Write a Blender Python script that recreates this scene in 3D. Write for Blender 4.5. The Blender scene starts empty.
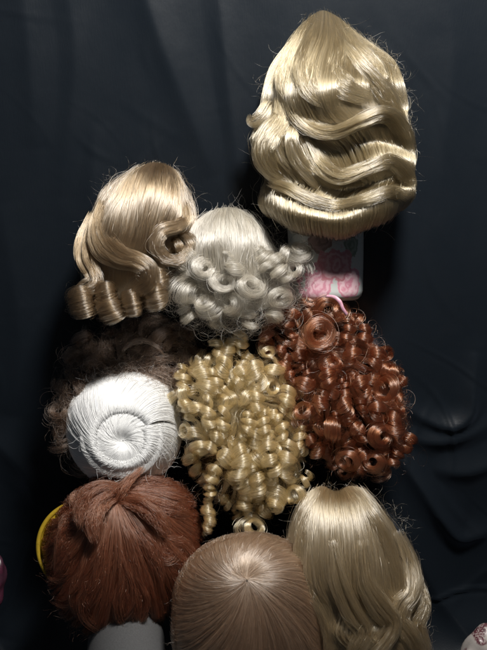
import bpy, math, random
import numpy as np

# ------------------------------------------------------------------ camera, world, lamp, exposure
S = bpy.context.scene
C = S.collection
TILT = math.radians(20.0)
RIGHT = np.array([1.0, 0.0, 0.0])
UP = np.array([0.0, math.sin(TILT), math.cos(TILT)])
TOW = np.array([0.0, -math.cos(TILT), math.sin(TILT)])     # towards the viewer
CEN = np.array([0.0, 0.0, 0.36])                            # middle of the display
DIST = 0.85

cam_d = bpy.data.cameras.new('camera')
cam = bpy.data.objects.new('camera', cam_d)
C.objects.link(cam)
cam.location = CEN + TOW * DIST
cam.rotation_euler = (math.radians(90) - TILT, 0, 0)
cam_d.sensor_fit = 'VERTICAL'
cam_d.angle_y = 2 * math.atan(0.325 / DIST)
cam_d.clip_start = 0.02
cam_d.clip_end = 50
S.camera = cam

w = bpy.data.worlds.new("World")
S.world = w
w.use_nodes = True
bgn = w.node_tree.nodes['Background']
bgn.inputs['Color'].default_value = (0.72, 0.84, 1.0, 1)
bgn.inputs['Strength'].default_value = 0.035

def area_lamp(name, loc, target, size, power, col):
    ld = bpy.data.lights.new(name, 'AREA')
    ld.shape = 'DISK'
    ld.size = size
    ld.energy = power
    ld.color = col
    o = bpy.data.objects.new(name, ld)
    C.objects.link(o)
    o.location = loc
    from mathutils import Vector
    o.rotation_euler = (Vector(target) - Vector(loc)).to_track_quat('-Z', 'Y').to_euler()
    return o
KEY = CEN + RIGHT * 0.15 + UP * 0.61 + TOW * 0.63
area_lamp('ceiling_lamp', KEY, CEN + UP * 0.12, 0.15, 15.5, (1.0, 0.97, 0.93))

S.view_settings.view_transform = 'Standard'
S.view_settings.look = 'None'
S.view_settings.exposure = 0
S.view_settings.gamma = 1
S.cycles.use_denoising = True
S.cycles.max_bounces = 14
S.cycles.transmission_bounces = 12
S.cycles.diffuse_bounces = 2
S.cycles.glossy_bounces = 3
S.cycles.transparent_max_bounces = 4

# ------------------------------------------------------------------ space helpers
def W(p):
    """display coordinates (mm right of the left edge, mm below the top edge, mm in front of the
    middle plane, seen in perspective) -> world metres"""
    p = np.asarray(p, dtype=float)
    k = (DIST * 1000 - p[..., 2]) / (DIST * 1000)
    X = (p[..., 0] - 243.5) * k * 0.001
    Y = (325.0 - p[..., 1]) * k * 0.001
    D = p[..., 2] * 0.001
    return CEN + X[..., None] * RIGHT + Y[..., None] * UP + D[..., None] * TOW

def toP(wp):
    """world metres -> display coordinates"""
    q = np.asarray(wp, dtype=float) - CEN
    X = q @ RIGHT * 1000
    Y = q @ UP * 1000
    D = q @ TOW * 1000
    k = (DIST * 1000 - D) / (DIST * 1000)
    return np.stack([243.5 + X / k, 325.0 - Y / k, D], -1)

def cat(P, t):
    """Catmull-Rom along axis 0 of P at parameters t in 0..1 -> (len(t), ...)"""
    P = np.asarray(P, dtype=float)
    K = P.shape[0]
    t = np.clip(np.asarray(t, dtype=float), 0, 1) * (K - 1)
    i = np.minimum(np.floor(t).astype(int), K - 2)
    f = (t - i).reshape((-1,) + (1,) * (P.ndim - 1))
    p0 = P[np.maximum(i - 1, 0)]; p1 = P[i]; p2 = P[i + 1]; p3 = P[np.minimum(i + 2, K - 1)]
    return 0.5 * (2 * p1 + (p2 - p0) * f + (2 * p0 - 5 * p1 + 4 * p2 - p3) * f ** 2 + (-p0 + 3 * p1 - 3 * p2 + p3) * f ** 3)

def unit(v):
    return v / np.maximum(np.linalg.norm(v, axis=-1, keepdims=True), 1e-9)

def wobble(rng, n, steps, freq, amp, ramp=None):
    """smooth random displacement, one wander per strand: (n, steps, 3)"""
    t = np.linspace(0, 1, steps)[None, :, None]
    out = np.zeros((n, steps, 3))
    for k, f in enumerate((freq * .5, freq, freq * 1.9)):
        ph = rng.uniform(0, 6.283, (n, 1, 3))
        ff = f * rng.uniform(.7, 1.3, (n, 1, 1))
        out += np.sin(6.283 * ff * t + ph) * (1.0, .6, .35)[k] * rng.normal(0, 1, (n, 1, 3))
    out *= amp * .6
    if ramp is not None:
        out *= ramp(t)
    return out

# ------------------------------------------------------------------ scene objects
def tag(o, label=None, cat_=None, group=None, kind=None):
    if label: o['label'] = label
    if cat_: o['category'] = cat_
    if group: o['group'] = group
    if kind: o['kind'] = kind
    return o

def empty(name, base):
    o = bpy.data.objects.new(name, None)
    C.objects.link(o)
    o.location = base
    o.empty_display_size = 0.02
    return o

def base_of(parent):
    b = np.zeros(3)
    while parent is not None:
        b += np.array(parent.location)
        parent = parent.parent
    return b

def mesh(name, verts, faces, mat, parent=None, smooth=True, world=True, mats=None, fm=None):
    v = np.asarray(verts, dtype=float) - base_of(parent)
    me = bpy.data.meshes.new(name)
    me.from_pydata([tuple(x) for x in v], [], [tuple(f) for f in faces])
    me.materials.append(mat)
    me.validate()
    if smooth:
        me.polygons.foreach_set('use_smooth', [True] * len(me.polygons))
    o = bpy.data.objects.new(name, me)
    C.objects.link(o)
    o.parent = parent
    return o

def hair(name, sets, mat, parent, radius=0.13, tip=0.35):
    """sets: list of (n, steps, 3) arrays in display coordinates -> ONE hair curves object"""
    b = base_of(parent)
    sizes, pos, rad = [], [], []
    for s in sets:
        r0 = radius
        if isinstance(s, tuple):
            s, r0 = s
        n, k, _ = s.shape
        sizes += [k] * n
        pos.append((W(s) - b).reshape(-1, 3))
        t = np.linspace(0, 1, k)
        prof = np.where(t > .8, 1 - (1 - tip) * (t - .8) / .2, 1.0) * r0 * 0.001
        rad.append(np.tile(prof, n))
    pos = np.concatenate(pos).astype(np.float32)
    rad = np.concatenate(rad).astype(np.float32)
    hc = bpy.data.hair_curves.new(name)
    hc.add_curves(sizes)
    hc.attributes['position'].data.foreach_set('vector', pos.ravel())
    ra = hc.attributes.get('radius') or hc.attributes.new('radius', 'FLOAT', 'POINT')
    ra.data.foreach_set('value', rad)
    hc.materials.append(mat)
    o = bpy.data.objects.new(name, hc)
    C.objects.link(o)
    o.parent = parent
    return o

# ------------------------------------------------------------------ materials
def new_mat(name):
    m = bpy.data.materials.new(name)
    m.use_nodes = True
    nt = m.node_tree
    nt.nodes.clear()
    out = nt.nodes.new('ShaderNodeOutputMaterial')
    return m, nt, out

def hair_mat(name, col, col2=None, rough=.22, rrough=.35, var=.25, coat=0.0, body=.16, ior=1.75):
    m, nt, out = new_mat(name)
    h = nt.nodes.new('ShaderNodeBsdfHairPrincipled')
    h.model = 'CHIANG'
    h.parametrization = 'COLOR'
    h.inputs['Roughness'].default_value = rough
    h.inputs['Radial Roughness'].default_value = rrough
    h.inputs['Coat'].default_value = coat
    h.inputs['Random Roughness'].default_value = .25
    h.inputs['IOR'].default_value = ior
    inf = nt.nodes.new('ShaderNodeHairInfo')
    ramp = nt.nodes.new('ShaderNodeValToRGB')
    c2 = col2 or tuple(c * .6 for c in col)
    e = ramp.color_ramp.elements
    e[0].color = (*c2, 1)
    e[1].color = (*col, 1)
    e[0].position = 0.0
    e[1].position = 0.7
    x = ramp.color_ramp.elements.new(1.0)
    x.color = (*[min(.97, c * (1 + var)) for c in col], 1)
    nt.links.new(inf.outputs['Random'], ramp.inputs['Fac'])
    nt.links.new(ramp.outputs['Color'], h.inputs['Color'])
    df = nt.nodes.new('ShaderNodeBsdfDiffuse')
    nt.links.new(ramp.outputs['Color'], df.inputs['Color'])
    mx = nt.nodes.new('ShaderNodeMixShader')
    mx.inputs[0].default_value = body
    nt.links.new(h.outputs[0], mx.inputs[1]); nt.links.new(df.outputs[0], mx.inputs[2])
    nt.links.new(mx.outputs[0], out.inputs['Surface'])
    return m

def plain(name, col, rough=.6, spec=.3, noise=None, bump=0, scale=200, sheen=0):
    m, nt, out = new_mat(name)
    p = nt.nodes.new('ShaderNodeBsdfPrincipled')
    p.inputs['Base Color'].default_value = (*col, 1)
    p.inputs['Roughness'].default_value = rough
    p.inputs['Specular IOR Level'].default_value = spec
    p.inputs['Sheen Weight'].default_value = sheen
    tc = nt.nodes.new('ShaderNodeTexCoord')
    nz = nt.nodes.new('ShaderNodeTexNoise')
    nz.inputs['Scale'].default_value = scale
    nz.inputs['Detail'].default_value = 4
    nt.links.new(tc.outputs['Object'], nz.inputs['Vector'])
    r = nt.nodes.new('ShaderNodeValToRGB')
    n2 = noise or tuple(c * .7 for c in col)
    r.color_ramp.elements[0].color = (*n2, 1)
    r.color_ramp.elements[1].color = (*col, 1)
    r.color_ramp.elements[0].position = .35
    r.color_ramp.elements[1].position = .65
    nt.links.new(nz.outputs[0], r.inputs['Fac'])
    nt.links.new(r.outputs['Color'], p.inputs['Base Color'])
    if bump:
        b = nt.nodes.new('ShaderNodeBump')
        b.inputs['Strength'].default_value = bump
        b.inputs['Distance'].default_value = .001
        nt.links.new(nz.outputs[0], b.inputs['Height'])
        nt.links.new(b.outputs[0], p.inputs['Normal'])
    nt.links.new(p.outputs[0], out.inputs['Surface'])
    return m

# ------------------------------------------------------------------ strand builders (display coordinates)
def surf(rows, u, v):
    """rows: (R, G, 3) control grid, u across (n,), v along (steps,) -> (n, steps, 3)"""
    A = cat(np.swapaxes(np.asarray(rows, float), 0, 1), u)        # (n, R, 3)
    return np.swapaxes(cat(np.swapaxes(A, 0, 1), v), 0, 1)

def undulate(rng, x, y, fx, fy, amp):
    """broad uneven swells over a head of hair, shared by neighbouring strands"""
    o = 0
    for k in range(7):
        a = rng.uniform(.5, 1.6); b = rng.uniform(.4, 1.5) * rng.choice([-1, 1])
        o = o + np.sin(6.283 * (a * fx * x + b * fy * y) + rng.uniform(0, 6.28)) * rng.uniform(.4, 1)
    return o * amp / 3

def sheet(rows, n, steps, seed, thick=5, clumps=60, groove=1.6, clump=.2, frizz=.5, u0=0., u1=1., v1=1., stray=.04, vj=.006, und=2.2):
    rng = np.random.default_rng(seed)
    u = rng.uniform(u0, u1, n)
    cc = np.sort(rng.uniform(u0, u1, clumps))
    v = np.linspace(0, v1, steps)
    # crest lines wander: slide every strand along itself by a smooth random amount
    ck = rng.normal(0, 1, 14) * vj
    v_ = np.linspace(0, 1, 14)
    def vshift(Q, uu):
        sh = np.interp((uu - u0) / (u1 - u0), v_, ck) + rng.normal(0, vj * .12, len(uu))
        x = np.arange(Q.shape[1])
        o = np.empty_like(Q)
        for i in range(len(uu)):
            xi = np.clip(x + sh[i] * len(x) * np.sin(np.pi * x / (len(x) - 1)), 0, len(x) - 1)
            a = np.minimum(xi.astype(int), len(x) - 2); f = (xi - a)[:, None]
            o[i] = Q[i][a] * (1 - f) + Q[i][a + 1] * f
        return o
    P = surf(rows, u, v)
    Pu = surf(rows, np.clip(u + .01, 0, 1), v) - surf(rows, np.clip(u - .01, 0, 1), v)
    T = np.gradient(P, axis=1)
    N = unit(np.cross(Pu, T))
    N *= np.sign(N[:, :steps // 2, 2].mean(1) + 1e-6)[:, None, None]
    # clumping: pull strands to the clump centre, rounded envelope
    k = np.argmin(np.abs(u[:, None] - cc[None, :]), 1)
    du = (u - cc[k])
    wd = (u1 - u0) / clumps * .6
    t = np.linspace(0, 1, steps)[None, :, None]
    pull = clump * np.minimum(1, t * 1.6)
    Pc = surf(rows, cc[k], v)
    P = P + (Pc - P) * pull
    h = -groove * np.minimum(1, (du / wd) ** 2)[:, None, None] * np.minimum(1, t * 3)
    lift = rng.normal(0, groove * .45, clumps)[k][:, None, None] * np.minimum(1, t * 2)
    lay = -thick * rng.uniform(0, 1, n)[:, None, None] ** 1.3
    un = undulate(rng, u[:, None], v[None, :], 2.6, 1.5, und)[..., None] * np.minimum(1, t * 4)
    un2 = undulate(rng, u[:, None], v[None, :], 2.2, 1.2, und * .8)[..., None] * np.minimum(1, t * 3)
    P = P + N * (h + lift + lay + un)
    P[..., 0:1] += un2
    cw = wobble(rng, clumps, steps, 1.6, groove * .35)[k]
    P = P + cw * np.minimum(1, t * 2)
    P = P + wobble(rng, n, steps, 2.5, frizz, lambda t: np.minimum(1, .3 + t))
    m = rng.uniform(0, 1, n) < stray
    if m.sum():
        P[m] += wobble(rng, int(m.sum()), steps, 2.2, frizz * 3.5 + 1) + N[m] * rng.uniform(0, 2, (int(m.sum()), 1, 1))
    if vj:
        P = vshift(P, u)
    return P

def bundle(path, n, steps, seed, w=(6, 6), th=(3, 3), clumps=5, frizz=.3, side=None, twist=0., trim=.16):
    """a lock of hair along a path; w / th are width and thickness control values along it.
    Strands start and stop at different places, so the lock melts into the hair it lies on."""
    rng = np.random.default_rng(seed)
    M = 160
    t = np.linspace(0, 1, M)
    A = cat(path, t)
    T = unit(np.gradient(A, axis=0))
    ref = np.array([0, 0, 1.0]) if side is None else np.asarray(side, float)
    Sd = unit(np.cross(T, ref))
    for _ in range(6):                      # keep the side direction from flipping
        for q in range(1, M):
            if (Sd[q] * Sd[q - 1]).sum() < 0: Sd[q] = -Sd[q]
    Nn = unit(np.cross(Sd, T))
    ww = cat(np.asarray(w, float)[:, None], t)[:, 0]
    hh = cat(np.asarray(th, float)[:, None], t)[:, 0]
    a = rng.uniform(0, 6.283, n); r = np.sqrt(rng.uniform(0, 1, n)) * (1 + np.abs(rng.normal(0, .16, n)))
    ox = r * np.cos(a); oy = r * np.sin(a)
    if clumps:
        ca = rng.uniform(0, 6.283, clumps); cr = np.sqrt(rng.uniform(0, 1, clumps)) * .9
        cx = cr * np.cos(ca); cy = cr * np.sin(ca)
        k = np.argmin((ox[:, None] - cx) ** 2 + (oy[:, None] - cy) ** 2, 1)
        ox = ox + (cx[k] - ox) * .3; oy = oy + (cy[k] - oy) * .3
    ta = rng.uniform(0, trim, n)[:, None]; tb = 1 - rng.uniform(0, trim * 1.3, n)[:, None]
    tt = ta + (tb - ta) * np.linspace(0, 1, steps)[None, :]
    ip = lambda y: np.interp(tt, t, y)
    Ai = np.stack([ip(A[:, q]) for q in range(3)], -1)
    Si = np.stack([ip(Sd[:, q]) for q in range(3)], -1); Ni = np.stack([ip(Nn[:, q]) for q in range(3)], -1)
    tw = twist * tt
    X = ox[:, None] * np.cos(tw) - oy[:, None] * np.sin(tw)
    Y = ox[:, None] * np.sin(tw) + oy[:, None] * np.cos(tw)
    dive = -(np.abs(tt - .5) * 2) ** 8 * 3.0          # both ends sink into the hair beneath
    P = Ai + (X * ip(ww))[..., None] * Si + (Y * ip(hh))[..., None] * Ni
    P[..., 2] += dive
    if clumps:
        P += wobble(rng, clumps, steps, 1.3, frizz * 1.6)[k]
    P += wobble(rng, n, steps, 2, frizz, lambda t: .5 + t)
    m = rng.uniform(0, 1, n) < .05
    if m.sum():
        P[m] += wobble(rng, int(m.sum()), steps, 2, frizz * 3 + .8)
    return P

def coil(axis, R, turns, band, n, seed, phase=0., hand=1, lay=.22, frizz=.35, ref=(0, 0, 1), per=16, flat=1.0, bulge=.38, loose=.18, wander=.25):
    """a ringlet: a ribbon of hair wound round an axis. R: control values of the radius along it;
    band: part of the axis length the ribbon is wide"""
    rng = np.random.default_rng(seed)
    steps = max(8, int(per * turns))
    s = np.linspace(0, 1, steps)
    off = rng.uniform(0, 1, n)
    tt = s[None, :] * (1 - band) + off[:, None] * band
    A = cat(axis, tt.ravel()).reshape(n, steps, 3)
    fa = np.linspace(0, 1, 40)
    Ta = np.gradient(cat(axis, fa), axis=0)
    Tn = unit(np.stack([np.interp(tt, fa, Ta[:, k]) for k in range(3)], -1))
    rf = np.asarray(ref, float)
    N1 = unit(np.cross(Tn, rf)); N2 = unit(np.cross(Tn, N1))
    RR = cat(np.asarray(R, float)[:, None], s)[:, 0]
    edge = 1 - bulge * np.abs(off - .5) ** 2 * 4       # ribbon bulges in its middle
    rr = RR[None, :] * (1 - lay * rng.uniform(0, 1, n)[:, None] ** 1.2) * edge[:, None]
    fr = rng.uniform(0, loose, n)[:, None]; to = 1 - rng.uniform(0, loose, n)[:, None]
    s2 = fr + (to - fr) * s[None, :]
    tt = s2 * (1 - band) + off[:, None] * band
    A = cat(axis, tt.ravel()).reshape(n, steps, 3)
    RR2 = np.interp(s2, s, RR)
    lump = 1 + .07 * np.sin(6.283 * 1.3 * turns * s2 / 2 + phase * 2) + .05 * np.sin(6.283 * .7 * s2 * turns + phase * 5)
    rr = RR2 * lump * (1 - lay * rng.uniform(0, 1, n)[:, None] ** 1.2) * edge[:, None]
    ang = phase + hand * 6.283 * turns * s2 + rng.normal(0, .14, n)[:, None]
    R0 = float(np.mean(R)); w1, w2, w3 = rng.uniform(0, 6.28, 3)
    ang = ang + .9 * np.sin(3.1 * s2 + w3)                 # turns are not evenly spaced
    A = A + wander * R0 * (np.sin(2.1 * turns * s2 + w1)[..., None] * N1 + np.sin(1.7 * turns * s2 + w2)[..., None] * N2)
    P = A + rr[..., None] * (np.cos(ang)[..., None] * N1 + np.sin(ang)[..., None] * N2 * flat)
    P = P + wobble(rng, n, steps, max(1, turns * .8), frizz)
    m = rng.uniform(0, 1, n) < .16          # wisps that have come loose from the curl
    if m.sum():
        k = int(m.sum())
        P[m] = A[m] + (P[m] - A[m]) * rng.uniform(.8, 1.35, (k, 1, 1)) + wobble(rng, k, steps, turns * .7, frizz * 1.6 + .35)
    return P

def polar(poly, cen, ang):
    """radius of a closed outline about cen at angles ang"""
    P = np.asarray(poly, float) - np.asarray(cen, float)[:2]
    a = np.arctan2(P[:, 1], P[:, 0]); r = np.hypot(P[:, 0], P[:, 1])
    o = np.argsort(a); a = a[o]; r = r[o]
    a = np.concatenate([a[-2:] - 6.28318, a, a[:2] + 6.28318]); r = np.concatenate([r[-2:], r, r[:2]])
    ang = (np.asarray(ang) + math.pi) % 6.28318 - math.pi
    i = np.clip(np.searchsorted(a, ang) - 1, 1, len(a) - 3)
    f = (ang - a[i]) / (a[i + 1] - a[i] + 1e-9)
    p0, p1, p2, p3 = r[i - 1], r[i], r[i + 1], r[i + 2]
    return 0.5 * (2 * p1 + (p2 - p0) * f + (2 * p0 - 5 * p1 + 4 * p2 - p3) * f ** 2 + (-p0 + 3 * p1 - 3 * p2 + p3) * f ** 3)

def dome_d(px, py, poly, cen, D, d0, pw=.5):
    a = np.arctan2(py - cen[1], px - cen[0])
    r = np.hypot(px - cen[0], py - cen[1]) / polar(poly, cen, a)
    return d0 + D * np.maximum(0, 1 - np.clip(r, 0, 1) ** 2) ** pw

def whorl(poly, cen, wh, D, d0, n, steps, seed, swirl=.8, thick=5, clumps=60, groove=1.5, frizz=.4, qmax=1.85,
          dimple=5, clump=.35, q0=.02, a0=None, a1=None, stray=.03, dimw=.18, lens=(.85, 1.0), und=1.5):
    """hair combed from a whorl outwards over a domed crown whose outline is poly"""
    rng = np.random.default_rng(seed)
    lo, hi = (0, 6.28318) if a0 is None else (a0, a1)
    ph = rng.uniform(lo, hi, n)
    cp = rng.uniform(lo, hi, clumps)
    k = np.argmin(np.abs((ph[:, None] - cp + math.pi) % 6.28318 - math.pi), 1)
    dp = (ph - cp[k] + math.pi) % 6.28318 - math.pi
    L = rng.uniform(lens[0], lens[1], n)[:, None]
    q = q0 + (qmax - q0) * np.linspace(0, 1, steps)[None, :] * L
    ramp = np.minimum(1, q / .6)
    a = ph[:, None] - dp[:, None] * clump * ramp + swirl * np.sqrt(np.clip(q / 1.6, 0, 1))
    Rr = polar(poly, cen, a)
    s = np.sin(np.minimum(q, 3.1))
    lay = thick * rng.uniform(0, 1, n)[:, None] ** 1.3
    hgt = -lay - groove * np.minimum(1, (dp / (6.283 / clumps * .6)) ** 2)[:, None] * ramp + rng.normal(0, groove * .4, clumps)[k][:, None] * ramp
    hgt = hgt + undulate(rng, np.cos(a), np.sin(a), .8, .8, und) * np.sin(np.clip(q, 0, 1.6)) + undulate(rng, a / 6.283 * 0 + np.cos(a * 3), q, .5, .8, und * .6) * ramp
    wo = (np.asarray(wh, float) - np.asarray(cen, float)[:2])
    f = np.clip(q / 1.5708, 0, 1)
    ex = np.cos(a) * (Rr + hgt * s) * s + wo[0] * (1 - s) * (q < 1.5708)
    ey = np.sin(a) * (Rr + hgt * s) * s + wo[1] * (1 - s) * (q < 1.5708)
    px = cen[0] + ex; py = cen[1] + ey
    rho = np.hypot(ex, ey) / polar(poly, cen, np.arctan2(ey, ex))
    up = np.sqrt(np.maximum(0, 1 - np.clip(rho, 0, 1) ** 2)) * np.where(q < 1.5708, 1, -1) * np.where(q > 1.5708, .8, 1)
    d = d0 + D * up + hgt * np.abs(np.cos(q)) - dimple * np.exp(-(s / dimw) ** 2)
    P = np.stack([px, py, d], -1)
    P += wobble(rng, clumps, steps, 1.4, groove * .6)[k] * ramp[..., None]
    P += wobble(rng, n, steps, 2.5, frizz)
    m = rng.uniform(0, 1, n) < stray
    if m.sum():
        P[m] += wobble(rng, int(m.sum()), steps, 2.0, frizz * 3 + 1.2) * ramp[m][..., None]
    return P

def flyaway(P, cnt, amp, seed, cen, steps=26, span=(.25, .7), curl=2.2):
    """loose hairs that leave the silhouette: pieces of strands that drift outwards"""
    rng = np.random.default_rng(seed)
    n, k, _ = P.shape
    idx = rng.integers(0, n, cnt)
    out = np.zeros((cnt, steps, 3))
    for j, i in enumerate(idx):
        a = rng.uniform(0, 1 - span[0]); L = rng.uniform(*span); b = min(1, a + L)
        out[j] = cat(P[i], np.linspace(a, b, steps))
    t = np.linspace(0, 1, steps)[None, :, None]
    dirn = unit(out - np.asarray(cen, float)) * np.array([1, 1, .8])
    A = rng.uniform(.3, 1, (cnt, 1, 1)) ** 1.5 * amp
    return out + dirn * A * t ** 1.3 + wobble(rng, cnt, steps, curl, amp * .28, lambda t: t)

def fuzz(poly, cen, D, d0, cnt, seed, amp=7, length=22, steps=18, curl=1.0):
    """short loose hairs standing off the outline"""
    rng = np.random.default_rng(seed)
    cnt = int(cnt * 1.7)
    hub = rng.uniform(0, 6.283, 9)
    a = np.where(rng.uniform(0, 1, cnt) < .7, hub[rng.integers(0, 9, cnt)] + rng.normal(0, .16, cnt), rng.uniform(0, 6.283, cnt)) % 6.283
    r = polar(poly, cen, a) * rng.uniform(.86, 1.0, cnt)
    p0 = np.stack([cen[0] + r * np.cos(a), cen[1] + r * np.sin(a), d0 + D * rng.uniform(0, .45, cnt)], -1)
    da = a + rng.choice([-1, 1], cnt) * rng.uniform(.7, 1.7, cnt)
    s = np.linspace(0, 1, steps)[None, :]
    L = length * rng.uniform(.2, 1.2, cnt)[:, None] ** 1.3
    bend = rng.normal(0, 1.6, cnt)[:, None] * curl
    th = da[:, None] + bend * s
    st = L / steps
    X = np.cumsum(np.cos(th) * st, 1); Y = np.cumsum(np.sin(th) * st, 1)
    Z = rng.normal(0, .35, cnt)[:, None] * L * s
    P = p0[:, None, :] + np.stack([X, Y, Z], -1)
    return P + wobble(rng, cnt, steps, 1.5, amp * .12, lambda t: t)

# ------------------------------------------------------------------ solid caps under the hair
def closed_grid(F, B):
    """front grid F and back grid B (nu, nv, 3) -> verts, faces of one closed solid"""
    nu, nv, _ = F.shape
    V = np.concatenate([F.reshape(-1, 3), B.reshape(-1, 3)])
    fs = []
    o = nu * nv
    for i in range(nu - 1):
        for j in range(nv - 1):
            a = i * nv + j
            fs.append((a, a + nv, a + nv + 1, a + 1))
            fs.append((o + a, o + a + 1, o + a + nv + 1, o + a + nv))
    for i in range(nu - 1):
        for j in (0, nv - 1):
            a = i * nv + j
            q = (a, a + nv, o + a + nv, o + a)
            fs.append(q if j else q[::-1])
    for j in range(nv - 1):
        for i in (0, nu - 1):
            a = i * nv + j
            q = (a, a + 1, o + a + 1, o + a)
            fs.append(q if i == 0 else q[::-1])
    return V, fs

def cap_rows(rows, mat, parent, inset=7, back=-30, shrink=.93, v1=.95, name='cap'):
    u = np.linspace(0.03, .97, 26); v = np.linspace(0.02, v1, 40)
    F = surf(rows, u, v)
    c = F.reshape(-1, 3).mean(0)
    F[..., :2] = c[:2] + (F[..., :2] - c[:2]) * shrink
    F[..., 2] -= inset
    B = F.copy(); B[..., :2] = c[:2] + (F[..., :2] - c[:2]) * .9; B[..., 2] = np.minimum(back, F[..., 2] - 3)
    V, fs = closed_grid(F, B)
    return mesh(name, W(V), fs, mat, parent)

def cap_dome(poly, cen, D, d0, mat, parent, inset=7, shrink=.92, back=-20, dimple=0, wh=None, name='cap'):
    V = []; fs = []
    na, nq = 56, 16
    qs = np.concatenate([np.linspace(.06, 1.5708, nq), [1.75, 2.1]])
    ang = np.linspace(0, 6.28318, na, endpoint=False)
    R = polar(poly, cen, ang) * shrink - inset * .5
    cpt = [cen[0], cen[1], d0 + D - inset]
    V.append(cpt)
    for q in qs:
        s = math.sin(q); c = math.cos(q)
        for a, r in zip(ang, R):
            dd = d0 + (D - inset) * c if q <= 1.571 else d0 + (back - d0) * (q - 1.5708) / .53
            V.append([cen[0] + math.cos(a) * r * s, cen[1] + math.sin(a) * r * s, dd])
    for i in range(na):
        fs.append((0, 1 + (i + 1) % na, 1 + i))
    for k in range(len(qs) - 1):
        for i in range(na):
            a = 1 + k * na + i; b = 1 + k * na + (i + 1) % na
            fs.append((a, b, b + na, a + na))
    fs.append(tuple(1 + (len(qs) - 1) * na + i for i in range(na)))
    return mesh(name, W(np.array(V)), fs, mat, parent)

GROUP = 'wigs displayed on the black satin'
def wig(name, label, base):
    e = empty(name, W(np.array(base, float)))
    return tag(e, label, 'wig', GROUP)
# ------------------------------------------------------------------ the black satin drape
def satin_mat():
    m, nt, out = new_mat('black_satin')
    p = nt.nodes.new('ShaderNodeBsdfPrincipled')
    p.inputs['Base Color'].default_value = (.0068, .0098, .0138, 1)
    p.inputs['Roughness'].default_value = .46
    p.inputs['Specular IOR Level'].default_value = .38
    p.inputs['Sheen Weight'].default_value = .12
    p.inputs['Sheen Roughness'].default_value = .35
    p.inputs['Sheen Tint'].default_value = (.55, .7, 1, 1)
    tc = nt.nodes.new('ShaderNodeTexCoord')
    mp = nt.nodes.new('ShaderNodeMapping')
    mp.inputs['Scale'].default_value = (1, 1, .12)
    nz = nt.nodes.new('ShaderNodeTexNoise'); nz.inputs['Scale'].default_value = 900; nz.inputs['Detail'].default_value = 2
    n2 = nt.nodes.new('ShaderNodeTexNoise'); n2.inputs['Scale'].default_value = 28; n2.inputs['Detail'].default_value = 6
    nt.links.new(tc.outputs['Object'], mp.inputs[0]); nt.links.new(mp.outputs[0], nz.inputs['Vector'])
    nt.links.new(tc.outputs['Object'], n2.inputs['Vector'])
    r = nt.nodes.new('ShaderNodeMapRange')
    r.inputs[3].default_value = .31; r.inputs[4].default_value = .45
    nt.links.new(n2.outputs[0], r.inputs[0]); nt.links.new(r.outputs[0], p.inputs['Roughness'])
    b = nt.nodes.new('ShaderNodeBump'); b.inputs['Strength'].default_value = .25; b.inputs['Distance'].default_value = .0004
    b2 = nt.nodes.new('ShaderNodeBump'); b2.inputs['Strength'].default_value = .12; b2.inputs['Distance'].default_value = .004
    nt.links.new(nz.outputs[0], b.inputs['Height']); nt.links.new(n2.outputs[0], b2.inputs['Height'])
    nt.links.new(b.outputs[0], b2.inputs['Normal']); nt.links.new(b2.outputs[0], p.inputs['Normal'])
    nt.links.new(p.outputs[0], out.inputs['Surface'])
    return m
SATIN = satin_mat()

def seg_dist(px, py, line):
    """distance to a polyline and signed side"""
    best = np.full(px.shape, 1e9); sgn = np.zeros(px.shape); tp = np.zeros(px.shape)
    L = cat(np.array(line, float), np.linspace(0, 1, 40))
    for q, (a, b) in enumerate(zip(L[:-1], L[1:])):
        ab = b - a; l2 = (ab ** 2).sum()
        t = np.clip(((px - a[0]) * ab[0] + (py - a[1]) * ab[1]) / l2, 0, 1)
        dx = px - a[0] - t * ab[0]; dy = py - a[1] - t * ab[1]
        d = np.hypot(dx, dy); s = np.sign(ab[0] * dy - ab[1] * dx)
        u = d < best
        best = np.where(u, d, best); sgn = np.where(u, s, sgn); tp = np.where(u, (q + t) / 39, tp)
    return best, sgn, tp

# supports under the cloth, one per wig: (px, py, radius x, radius y, depth they hold the wig at)
PEDS = [(332, 120, 58, 95, -22), (132, 240, 44, 62, -42), (232, 268, 40, 44, -44), (128, 400, 44, 44, -60),
        (245, 425, 52, 80, -52), (338, 385, 46, 70, -50), (122, 548, 58, 62, -40), (250, 625, 58, 60, 0), (355, 585, 52, 85, -48), (500, 690, 34, 44, -80), (-24, 590, 22, 34, -72), (326, 262, 34, 34, -78)]
# folds of the slack cloth: (polyline, width, height)
FOLDS = [([(392, 398), (425, 418), (452, 425), (470, 412), (474, 385), (478, 350)], 9, 11),
         ([(398, 432), (430, 440), (462, 436), (500, 420)], 10, 8),
         ([(395, 450), (420, 485), (440, 515), (462, 538), (500, 528)], 10, 13),
         ([(430, 468), (470, 470), (520, 450)], 12, 8),
         ([(400, 520), (418, 560), (440, 600), (470, 640)], 14, 9),
         ([(-20, 430), (25, 470), (45, 520)], 16, 9),
         ([(40, 500), (22, 560), (0, 640)], 14, 9),
         ([(62, 560), (45, 620), (30, 690)], 14, 8),
         ([(20, -30), (30, 60), (36, 150)], 18, 3.6),
         ([(135, -40), (160, 40), (215, 180)], 20, 6.5),
         ([(215, -40), (225, 60), (240, 200)], 14, 5.0),
         ([(60, -40), (75, 60), (60, 200)], 16, 3.2),
         ([(440, -40), (452, 60), (440, 190), (455, 330)], 18, 3.5), ([(95, 120), (88, 230), (60, 330)], 14, 3.5),
         ([(0, 200), (20, 330), (8, 420)], 18, 4)]
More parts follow.
